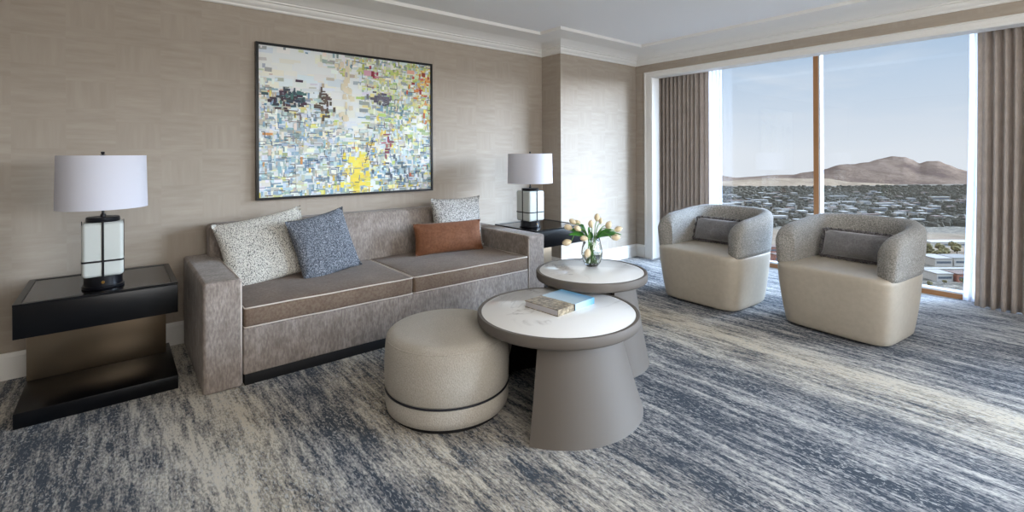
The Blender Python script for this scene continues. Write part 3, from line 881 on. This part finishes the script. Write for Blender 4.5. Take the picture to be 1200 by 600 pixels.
for k, (u, v, df, lab, tl, ln, sz) in enumerate([
    (671, 260, .02, 'cream tulip at upper left of the bunch, highest of the left cluster', (-.8, .1, .6), 2, .95),
    (665, 265.5, -.03, 'cream tulip at far left of the bunch, outermost of the left cluster', (-1, .1, .35), 1, 1.05),
    (675, 266, -.06, 'cream tulip in the left cluster, nearest to the vase rim', (-.7, -.3, .5), 1, 1),
    (678, 262, .06, 'cream tulip tucked behind the left cluster of blooms', (-.6, .3, .5), 0, .85),
    (691.6, 262, -.02, 'cream tulip upright left of centre beside a tall blade leaf', (-.25, 0, 1), 1, 1),
    (700, 255.5, .03, 'cream tulip standing topmost in the bunch', (.05, .1, 1), 1, 1),
    (705.5, 260.5, .07, 'cream tulip behind the topmost bloom, slightly lower to its right', (.15, .2, 1), 0, .8),
    (712, 263.5, -.02, 'cream tulip upright at right of centre in the bunch', (.3, 0, .9), 2, 1.1),
    (725, 269.5, .03, 'cream tulip reaching out at far right of the bunch', (1, .1, .35), 1, 1.05),
    (719, 276.5, -.06, 'cream tulip leaning right, below the outermost right bloom', (.9, -.2, .1), 2, 1.15),
    (723, 281.5, .07, 'cream tulip lowest on the right side of the bunch', (.8, .1, -.3), 1, .8),
    (682, 277, -.08, 'cream tulip facing forward just above the vase rim', (-.9, -.3, .2), 1, 1),
    (663, 282.5, -.05, 'cream tulip drooping lowest at the far left of the vase', (-.95, -.1, -.25), 1, 1.15),
    (685, 293, -.11, 'cream tulip hanging down in front of the vase glass', (-.3, -.3, -1), 0, 1.1)]):
    dx, dz = tp(u, v); n_ = Vector(tl).normalized()*.030*sz; tulip(dx-n_.x, dz-n_.z, df-n_.y, lab, tl, ln, sz, 30+k)

# ------------------------------------------------------------------ swivel barrel chairs
def outline(a, A=.44, B=.415):
    c, s = math.cos(a), math.sin(a)
    n = 8.0 if c < 0 else 2.6
    return Vector((A*math.copysign(abs(c)**(2/n), c), B*math.copysign(abs(s)**(2/n), s)))
def resample(n, x_min=None):
    pts = [outline(2*PI*i/2000-PI) for i in range(2001)]
    if x_min is not None:
        pts = [p for p in pts if p.x >= x_min]
    else: pts = pts[:-1]
    closed = x_min is None
    L = [0]
    seq = pts+[pts[0]] if closed else pts
    for p, q in zip(seq, seq[1:]): L.append(L[-1]+(q-p).length)
    out = []; k = 0
    for i in range(n if closed else n+1):
        d = L[-1]*i/n
        while k < len(L)-2 and L[k+1] < d: k += 1
        f = (d-L[k])/max(L[k+1]-L[k], 1e-9); out.append(seq[k].lerp(seq[k+1], f))
    return out, L[-1]
def make_chair(label, loc, rz):
    t = thing('swivel_chair', label, 'armchair', loc, rz, 'swivel barrel chairs by the window')
    ring_, _ = resample(96)
    lv = [(.022, .865), (.03, .882), (.06, .895), (.15, .928), (.25, .957), (.35, .982), (.43, .996), (.465, 1.0), (.485, .996), (.497, .982), (.503, .955), (.508, .88), (.514, .70), (.519, .45), (.521, .2)]
    V = []; Fc = []
    for z, s in lv:
        for p in ring_:
            front = max(0, -p.x/.44)
            sx = s; 
            x, y = p.x*s, p.y*s
            # front edge a little bowed forward
            x -= .012*front*(1-(p.y/.415)**2)*s
            V.append((x, y, z))
    n = 96; m = len(lv)
    for j in range(m-1):
        for i in range(n): Fc.append((j*n+i, j*n+(i+1) % n, (j+1)*n+(i+1) % n, (j+1)*n+i))
    Fc.append(tuple(range(n))); V.append((0, 0, .522)); c = len(V)-1
    for i in range(n): Fc.append(((m-1)*n+i, (m-1)*n+(i+1) % n, c))
    auto_smooth(link_mesh('seat_body', V, Fc, M['leather'], t), 60)
    # wrap-around shell
    path, Lt = resample(120, -.405)
    V = []; Fc = []; T = .125; zb = .49; K = 20; N = len(path)
    for i, p in enumerate(path):
        q0 = path[max(i-1, 0)]; q1 = path[min(i+1, N-1)]; d = (q1-q0).normalized(); nrm = Vector((-d.y, d.x))
        if nrm.dot(p) > 0: nrm = -nrm      # inward
        s = Lt*i/(N-1); e = min(s, Lt-s)
        hb = .79+.075*(min(1, e/.75))**1.2
        r = .23
        if e < r: hb -= .16*(1-math.sqrt(max(0, 1-(1-e/r)**2)))
        re = .05
        tt = T*(math.sqrt(max(.0, 1-(1-e/re)**2)) if e < re else 1); tt = max(tt, .012)
        mid = p+nrm*(T/2-.004)
        for k in range(K):
            f = k/(K-1)
            if k < 7: off, z = -tt/2, zb+(hb-tt/2-zb)*k/7
            elif k > K-8: off, z = tt/2, zb+(hb-tt/2-zb)*(K-1-k)/7
            else:
                a = PI*(k-7)/(K-15); off, z = -tt/2*math.cos(a), hb-tt/2+tt/2*math.sin(a)
            lean = .022*((z-zb)/.37)
            bel = .010*math.sin(PI*min(1, (z-zb)/.36))*(1 if off > 0 else .6)*(1 if e > .06 else e/.06)
            o2 = off + (bel if off > 0 else -bel) - lean
            w = mid+nrm*o2
            V.append((w.x, w.y, z))
    for i in range(N-1):
        for k in range(K-1): Fc.append((i*K+k, i*K+k+1, (i+1)*K+k+1, (i+1)*K+k))
        Fc.append((i*K, i*K+K-1, (i+1)*K+K-1, (i+1)*K))
    Fc += [tuple(range(K)), tuple(range((N-1)*K, N*K))]
    sh = link_mesh('backrest_shell', V, Fc, M['boucle'], t, True)
    lathe('swivel_base', [(0, 0), (.27, 0), (.27, .024), (0, .024)], M['plinth'], t, 40)
    return t
ch1 = make_chair('cream and grey barrel swivel chair nearer the wall corner, left of the two', (4.51, 2.355, 0), math.radians(-3.0))
ch2 = copy_tree(ch1); ch2.location = (4.59, 1.275, 0); ch2.rotation_euler = (0, 0, math.radians(-6.0))
ch2['label'] = 'cream and grey barrel swivel chair in front of the window, right of the two'

def fringe_pillow(label, loc, rz, tilt):
    t = thing('lumbar_cushion', label, 'cushion', loc, 0, 'grey lumbar cushions on the swivel chairs')
    pillow('cushion_body', .47, .215, .13, M['greycush'], t, .03, seed=8)
    # ruffled flange all round
    V = []; Fc = []; n = 220; w, h = .47, .215
    per = 2*(w+h)
    def P(s):
        s = s % per
        if s < w: return Vector((-w/2+s, 0)), Vector((0, -1))
        s -= w
        if s < h: return Vector((w/2, s)), Vector((1, 0))
        s -= h
        if s < w: return Vector((w/2-s, h)), Vector((0, 1))
        s -= w
        return Vector((-w/2, h-s)), Vector((-1, 0))
    for i in range(n):
        p, o = P(per*i/n)
        p2 = Vector((p.x*(1-.02), (p.y-h/2)*.96+h/2)); c = Vector((p.x/(w/2), (p.y-h/2)/(h/2)))
        dirv = (o+Vector((c.x*abs(c.y)**4, c.y*abs(c.x)**8))*.8).normalized()
        wv = .009*math.sin(i*PI/5)+.004*math.sin(i*1.7)
        e = p2+dirv*(.026+.004*math.sin(i*2.1))
        m = p2+dirv*.013
        V += [(p2.x, .0015, p2.y), (m.x, wv*.5+.001, m.y), (e.x, wv+.001, e.y), (e.x, wv-.001, e.y), (m.x, wv*.5-.001, m.y), (p2.x, -.0015, p2.y)]
    for i in range(n):
        for k in range(5):
            a = i*6+k; b = ((i+1) % n)*6+k; Fc.append((a, b, b+1, a+1))
    link_mesh('ruffled_edge', V, Fc, M['fringe'], t, True)
    t.location = loc; t.rotation_euler = (tilt, 0, rz)
    return t
fp = fringe_pillow('small grey velvet cushion with ruffled edge on the swivel chair nearer the corner', (4.53, 2.39, .543), math.radians(-90-3), -.36)
fp2 = copy_tree(fp); fp2.location = (4.60, 1.27, .543); fp2.rotation_euler = (-.36, 0, math.radians(-90-5))
fp2['label'] = 'small grey velvet cushion with ruffled edge on the swivel chair in front of the window'

# ------------------------------------------------------------------ outside
GZ = -120.0
def polar(az, d, z=GZ):   # az in radians from the camera axis, d depth along the camera axis
    return fwd*d + right*(d*math.tan(az)) + Vector((0, 0, z))
def uv(u, v, z=GZ):
    d = (H_CAM-z)*566/(v-180.8); return fwd*d+right*(d*(u-600)/566)+Vector((0, 0, z))
def ground_mat():
    m, nt, b, N, L = new_mat('valley_floor')
    tc = N.new('ShaderNodeTexCoord'); mp = N.new('ShaderNodeMapping'); mp.inputs['Rotation'].default_value = (0, 0, th_); L.new(tc.outputs['Object'], mp.inputs[0])
    sp = N.new('ShaderNodeSeparateXYZ'); L.new(mp.outputs[0], sp.inputs[0])
    n1 = noise_node(nt, coords(nt, (.012, .012, 1)), 1, 5, .7)
    n2 = noise_node(nt, coords(nt, (.12, .12, 1)), 1, 4, .7)
    city = ramp(nt, n2, [(.3, '#4a463f'), (.5, '#675f54'), (.7, '#8f8476')])
    sand = ramp(nt, n1, [(.35, '#6e5f50'), (.5, '#7f6f5e'), (.7, '#8b7c6a')])
    d = math_n(nt, 'DIVIDE', sp.outputs[1], 2000.0)
    dn = math_n(nt, 'ADD', d, math_n(nt, 'MULTIPLY', math_n(nt, 'SUBTRACT', n1, .5), .03))
    f = ramp(nt, dn, [(.30, 0.0), (.325, 1.0), (.405, 1.0), (.425, 0.0)])
    stripe = ramp(nt, noise_node(nt, mp.outputs[0], .02, 2), [(.4, 0.0), (.6, 1.0)])
    col = mixc(nt, f, city, sand)
    # runway-like streaks across the open ground
    m2 = N.new('ShaderNodeMapping'); m2.inputs['Scale'].default_value = (.002, .045, 1); L.new(mp.outputs[0], m2.inputs[0])
    st = ramp(nt, noise_node(nt, m2.outputs[0], 1, 2), [(.5, 0.0), (.58, .35)])
    col = mixc(nt, math_n(nt, 'MULTIPLY', st, f), col, '#7b6a5a')
    L.new(col, b.inputs['Base Color']); setp(b, Roughness=1); b.inputs['Specular IOR Level'].default_value = 0
    return m
g0 = [polar(-.2, 200), polar(1.05, 200), polar(1.0, 2600), polar(.1, 2600)]
corners = [fwd*120+right*-400, fwd*120+right*900, fwd*1900+right*3600, fwd*1900+right*-400]
struct(link_mesh('valley_ground', [(v.x, v.y, z) for z in (GZ-5, GZ) for v in corners], [(0, 1, 2, 3), (4, 5, 6, 7), (0, 1, 5, 4), (1, 2, 6, 5), (2, 3, 7, 6), (3, 0, 4, 7)], ground_mat()))

def mtn_mat(name, a, b_, c):
    m, nt, b, N, L = new_mat(name)
    n = noise_node(nt, coords(nt, (.006, .006, .02)), 1, 6, .65)
    L.new(ramp(nt, n, [(.35, a), (.5, b_), (.65, c)]), b.inputs['Base Color']); setp(b, Roughness=1); b.inputs['Specular IOR Level'].default_value = 0
    bump(nt, b, n, .8, 30)
    return m
def ridge(name, prof, d0, d1, mat, seed, amp=.16):
    """prof: list of (u, v) crest points"""
    V = []; Fc = []; nu, nd = 380, 36
    u0, u1 = prof[0][0], prof[-1][0]
    for j in range(nd+1):
        t = j/nd; d = d0+(d1-d0)*t
        for i in range(nu+1):
            u = u0+(u1-u0)*i/nu
            k = 0
            while k < len(prof)-2 and prof[k+1][0] < u: k += 1
            (ua, va), (ub, vb) = prof[k], prof[k+1]; f = min(1, max(0, (u-ua)/(ub-ua))); f = f*f*(3-2*f)*.5+f*.5
            v = va+(vb-va)*f
            crest = H_CAM-(v-180.8)/566*(d0+(d1-d0)*.7)-GZ
            s = math.sin(min(1, t/.7)*PI/2)**1.5 if t < .7 else 1-(t-.7)/.3*.7
            p = fwd*d+right*(d*(u-600)/566)
            nn = noise.fractal(Vector((p.x*.0035+seed, p.y*.0035, 0)), 1, 2.2, 5)
            rr = 1-abs(noise.noise(Vector((p.x*.006, p.y*.006, seed))))*1.6
            z = GZ+crest*s*(1+amp*1.2*nn*(1-s*.75)+amp*.9*(rr-.5)*(1-s*.6))-2
            V.append((p.x, p.y, z))
    w = nu+1
    for j in range(nd):
        for i in range(nu): Fc.append((j*w+i, j*w+i+1, (j+1)*w+i+1, (j+1)*w+i))
    return struct(link_mesh(name, V, Fc, mat, None, True))
ridge('mountain_range', [(560, 204), (640, 199), (720, 203), (820, 201), (835, 203), (842, 205), (850, 207.5), (862, 209), (880, 208), (900, 206), (930, 206), (940, 204), (966, 200), (985, 195.5), (1000, 194.5), (1015, 191.5), (1030, 188), (1045, 187), (1060, 187.5), (1068, 190.5), (1077, 194.5), (1088, 191.5), (1100, 190), (1112, 194), (1125, 199.5), (1135, 202), (1150, 205), (1200, 206), (1280, 201), (1380, 205), (1500, 203)], 1800, 2280, mtn_mat('mountain_rock', '#4e3f38', '#635245', '#6f5d50'), 3, .34)
ridge('desert_dunes', [(560, 214), (820, 213), (850, 213), (900, 210), (960, 210), (1000, 213), (1060, 216), (1200, 216), (1500, 215)], 1740, 1980, mtn_mat('dune_sand', '#6f5e4e', '#7f6d5a', '#8b7864'), 8, .25)

# buildings of the town
R2 = random.Random(5)
wallc = ['#8f8477', '#9a9084', '#7d7265', '#6f6356', '#a39a8e', '#655a4f', '#85786a']
bm_ = [plain('town_wall_%d' % i, c, .9) for i, c in enumerate(wallc)]
roofm = [plain('town_roof_%d' % i, c, .9) for i, c in enumerate(['#6d655c', '#857c71', '#544d46', '#5e4638', '#958d83'])]
winm = plain('town_windows', '#3f444b', .4)
def building(p, w, d, h, label, wm, rm, group=None, pitched=False, az=0):
    t = thing('building', label, 'building', (p.x, p.y, GZ), az, group)
    box_s('walls', -w/2, w/2, -d/2, d/2, 0, h, wm, t)
    if pitched:
        V = [(-w/2-1, -d/2-1, h), (w/2+1, -d/2-1, h), (w/2+1, d/2+1, h), (-w/2-1, d/2+1, h), (-w/2-1, 0, h+d*.16), (w/2+1, 0, h+d*.16)]
        link_mesh('roof', V, [(0, 1, 5, 4), (2, 3, 4, 5), (0, 4, 3), (1, 2, 5), (0, 3, 2, 1)], rm, t)
    else:
        box_s('roof', -w/2-.4, w/2+.4, -d/2-.4, d/2+.4, h, h+.8, rm, t)
    box_s('window_band', -w*.42, w*.42, -d/2-.15, -d/2-.01, h*.4, h*.68, winm, t)
    return t
AZ = math.radians(-40)
far_label = 'small low pale building far off in the town below the mountains'
TAKEN = []
def free(p, r):
    for q, rq in TAKEN:
        if (q-p).length < r+rq: return False
    TAKEN.append((p, r)); return True
for i in range(270):
    v = R2.choice([R2.uniform(233, 263), R2.uniform(240, 262), R2.uniform(228, 250)]); u = R2.uniform(835, 1145)
    p = uv(u, v); k = R2.random()
    w = R2.uniform(9, 20) if k < .8 else R2.uniform(26, 50)
    if not free(p, w/2+3): continue
    building(p, w, R2.uniform(8, 15), R2.uniform(3.5, 7.5), far_label, R2.choice(bm_), R2.choice(roofm), 'far town buildings', False, AZ+R2.uniform(-.1, .1))
# nearer ones, seen low through the glass
near = [(1112, 291, 60, 16, 6, 4, 4, 'long white warehouse beyond the brown trees'), (1095, 312, 18, 22, 8, 1, 1, 'grey white shed beside the brown trees, left of a pair'),
        (1121, 312, 24, 20, 8, 4, 0, 'grey white shed beside the brown trees, right of a pair'), (1098, 330, 15, 16, 7, 4, 1, 'white flat-roofed block just above the window rail'),
        (1124, 331, 16, 14, 7, 5, 3, 'red brown building just above the window rail at right'), (903, 297, 16, 14, 7, 5, 3, 'dark red brown building seen between the two swivel chairs'),
        (911, 309, 12, 10, 9, 5, 3, 'terracotta block seen low between the two swivel chairs'), (1106, 321, 44, 4, 3, 4, 4, 'long white canopy roof over a parking row'),
        (901, 318, 30, 14, 4, 2, 0, 'low beige building lowest between the two swivel chairs')]
bm_red = plain('red_wall', '#8a5540', .9)
for (u, v, w, d, h, wi, ri, lab) in near:
    TAKEN.append((uv(u, v), w/2+2))
    building(uv(u, v), w, d, h, lab, bm_red if wi == 5 else bm_[wi], roofm[ri], None, False, AZ)
# trees
leafm = fabric('tree_olive', '#4c4630', '#77683f', .9, (1, 1, 1), .3, '#3e3c28', 1, 0, 0)
trunkm = plain('bark', '#5a4a3c', .9)
def tree_mesh(seed):
    V = []; Fc = []; R = random.Random(seed)
    bm = bmesh.new(); 
    for k in range(5):
        mt = Matrix.Translation((R.uniform(-1.6, 1.6), R.uniform(-1.6, 1.6), R.uniform(2.6, 5))) @ Matrix.Diagonal((1, 1, .8, 1)) 
        r = bmesh.ops.create_icosphere(bm, subdivisions=2, radius=R.uniform(1.5, 2.4), matrix=mt)
        for v in r['verts']: v.co += Vector((noise.noise(v.co*1.3+Vector((seed, 0, 0))), noise.noise(v.co*1.3+Vector((0, seed, 0))), noise.noise(v.co*1.3)))*.9
    me = bpy.data.meshes.new('crown'); bm.to_mesh(me); bm.free(); me.materials.append(leafm); return me
crowns = [tree_mesh(s) for s in range(4)]
tr = bmesh.new(); bmesh.ops.create_cone(tr, cap_ends=True, segments=8, radius1=.35, radius2=.2, depth=3.2, matrix=Matrix.Translation((0, 0, 1.6)))
trme = bpy.data.meshes.new('trunk'); tr.to_mesh(trme); tr.free(); trme.materials.append(trunkm)
def tree(p, s, seed, label, group):
    t = thing('tree', label, 'tree', (p.x, p.y, GZ), seed, group)
    c = bpy.data.objects.new('crown', crowns[seed % 4]); COL.objects.link(c); c.parent = t
    k = bpy.data.objects.new('trunk', trme); COL.objects.link(k); k.parent = t
    t.scale = (s, s, s)
for i in range(120):
    p = uv(R2.uniform(1084, 1142), R2.uniform(297, 307))
    if not free(p, 7): continue
    tree(p, R2.uniform(1.3, 2.1), i, 'brown green tree between the white warehouse and the grey sheds', 'trees behind the sheds')
for i in range(30):
    p = uv(R2.choice([R2.uniform(1082, 1140), R2.uniform(898, 915)]), R2.uniform(316, 340))
    if not free(p, 4): continue
    tree(p, R2.uniform(.5, .9), i, 'small shrubby tree among the low buildings just above the window rail', 'trees above the rail')
def tree_cover():
    V = []; Fc = []; R = random.Random(3)
    base = [(-1, -1, 0), (1, -1, 0), (1, 1, 0), (-1, 1, 0), (-.6, -.6, 1), (.6, -.6, 1), (.6, .6, 1), (-.6, .6, 1)]
    fs = [(0, 1, 5, 4), (1, 2, 6, 5), (2, 3, 7, 6), (3, 0, 4, 7), (4, 5, 6, 7)]
    for i in range(9500):
        v = 221+R.random()**1.15*42 if i % 9 else R.uniform(262, 268); u = R.uniform(828, 1150) if i < 5200 else R.choice([R.uniform(640, 828), R.uniform(1150, 1400)])
        p = uv(u, v); s = R.uniform(2.5, 6)*(1.35 if v < 235 else 1)
        if any((q-p).length < rq+s*1.5+1 for q, rq in TAKEN): continue
        hgt = R.uniform(3.5, 7.5); a = R.uniform(0, PI); o = len(V)
        for (x, y, z) in base: V.append((p.x+s*(x*math.cos(a)-y*math.sin(a)), p.y+s*(x*math.sin(a)+y*math.cos(a)), GZ+z*hgt))
        Fc += [tuple(o+k for k in f) for f in fs]
    return link_mesh('distant_tree_cover', V, Fc, plain('far_green', '#4d473d', 1, spec=0))
tc_ = tree_cover(); tc_['kind'] = 'stuff'; tag(tc_, 'dark green tree cover spread through the far town', 'trees')

# ------------------------------------------------------------------ world, sun, lights
w = bpy.data.worlds.new('sky'); sc.world = w; w.use_nodes = True; nt = w.node_tree; N = nt.nodes; L = nt.links
bg = N['Background']
tc = N.new('ShaderNodeTexCoord'); sp = N.new('ShaderNodeSeparateXYZ'); L.new(tc.outputs['Generated'], sp.inputs[0])
el = math_n(nt, 'ADD', math_n(nt, 'MULTIPLY', sp.outputs[2], 1.0), .1)
col = ramp(nt, el, [(0.02, '#dfe3ea'), (.10, '#dde2ea'), (.17, '#ccd7e5'), (.28, '#afc4dc'), (.42, '#9fb6d2'), (1.0, '#93acd0')])
cl = noise_node(nt, coords(nt, (1.2, 1.2, 7), 'Generated'), 2.4, 5, .55, .3)
cf = math_n(nt, 'MULTIPLY', ramp(nt, cl, [(.46, 0.0), (.70, .75)]), ramp(nt, el, [(.10, .6), (.2, 1.0), (.32, .3), (.5, .2)]))
col = mixc(nt, cf, col, '#dfe2e9')
# upper sky made brighter than the visible band, adding light to the room
hi = ramp(nt, sp.outputs[2], [(.28, 1.15/6), (.55, 3.0/6), (.85, 1.0), (1.0, 1.0)])
st = math_n(nt, 'MULTIPLY', hi, 6.0)
# bright sky patch added out of view on the right to light the room
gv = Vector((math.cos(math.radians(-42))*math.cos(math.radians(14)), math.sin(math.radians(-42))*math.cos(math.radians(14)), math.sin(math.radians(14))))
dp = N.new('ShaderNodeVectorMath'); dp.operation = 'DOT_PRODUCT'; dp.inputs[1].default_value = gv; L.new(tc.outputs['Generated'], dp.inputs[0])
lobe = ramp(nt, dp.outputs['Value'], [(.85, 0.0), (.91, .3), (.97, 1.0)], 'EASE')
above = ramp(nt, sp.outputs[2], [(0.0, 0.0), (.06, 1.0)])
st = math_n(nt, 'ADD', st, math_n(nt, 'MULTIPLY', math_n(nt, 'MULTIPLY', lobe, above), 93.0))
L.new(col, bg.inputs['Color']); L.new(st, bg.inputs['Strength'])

sun = bpy.data.lights.new('sun', 'SUN'); sun.energy = 1.6; sun.angle = .02; sun.color = (1, .95, .88)
so = bpy.data.objects.new('sun', sun); COL.objects.link(so)
sd = Vector((.55, -.35, -.75)); so.rotation_euler = sd.to_track_quat('-Z', 'Y').to_euler()

def area(name, loc, target, sx, sy, e, col=(1, 1, 1)):
    l = bpy.data.lights.new(name, 'AREA'); l.shape = 'RECTANGLE'; l.size = sx; l.size_y = sy; l.energy = e; l.color = col
    o = bpy.data.objects.new(name, l); COL.objects.link(o); o.location = loc
    o.rotation_euler = (Vector(target)-Vector(loc)).to_track_quat('-Z', 'Y').to_euler(); return o
# cool fill lights added out of view, behind and right of the camera
area('fill_back', (3.2, -4.45, 1.45), (3.0, 3.0, 1.3), 4.6, 2.3, 44, (.88, .94, 1))
area('fill_side', (5.45, -2.55, 1.35), (0, -.6, 1.2), 3.0, 2.3, 45, (.88, .94, 1))
# unseen warm fills added outside the view, one aimed up, one down
area('fill_up', (1.0, -2.2, 1.9), (1.6, -1.2, 3.2), 3.0, 2.0, 155, (1, .97, .93))
area('fill_ceiling', (-1.6, -.6, ZC-.03), (-1.2, 0, 0), 1.2, 1.2, 25, (1, .95, .88))

# ------------------------------------------------------------------ camera
cam = bpy.data.cameras.new('camera'); co = bpy.data.objects.new('camera', cam); COL.objects.link(co)
cam.sensor_width = 36; cam.lens = 36*566/1200; cam.shift_y = -(300-180.8)/1200
cam.clip_start = .05; cam.clip_end = 9000
f = Vector((c_, s_, 0))
q = f.to_track_quat('-Z', 'Y').to_matrix() @ Matrix.Rotation(-.005, 3, 'Z')
co.matrix_world = Matrix.Translation((0, 0, H_CAM)) @ q.to_4x4()
sc.camera = co
sc.view_settings.view_transform = 'Standard'; sc.view_settings.look = 'None'
sc.view_settings.exposure = 0; sc.view_settings.gamma = 1
try: sc.view_settings.use_curve_mapping = False
except Exception: pass
sc.cycles.use_denoising = True
sc.cycles.max_bounces = 10; sc.cycles.diffuse_bounces = 6; sc.cycles.transparent_max_bounces = 12
sc.cycles.sample_clamp_indirect = 6
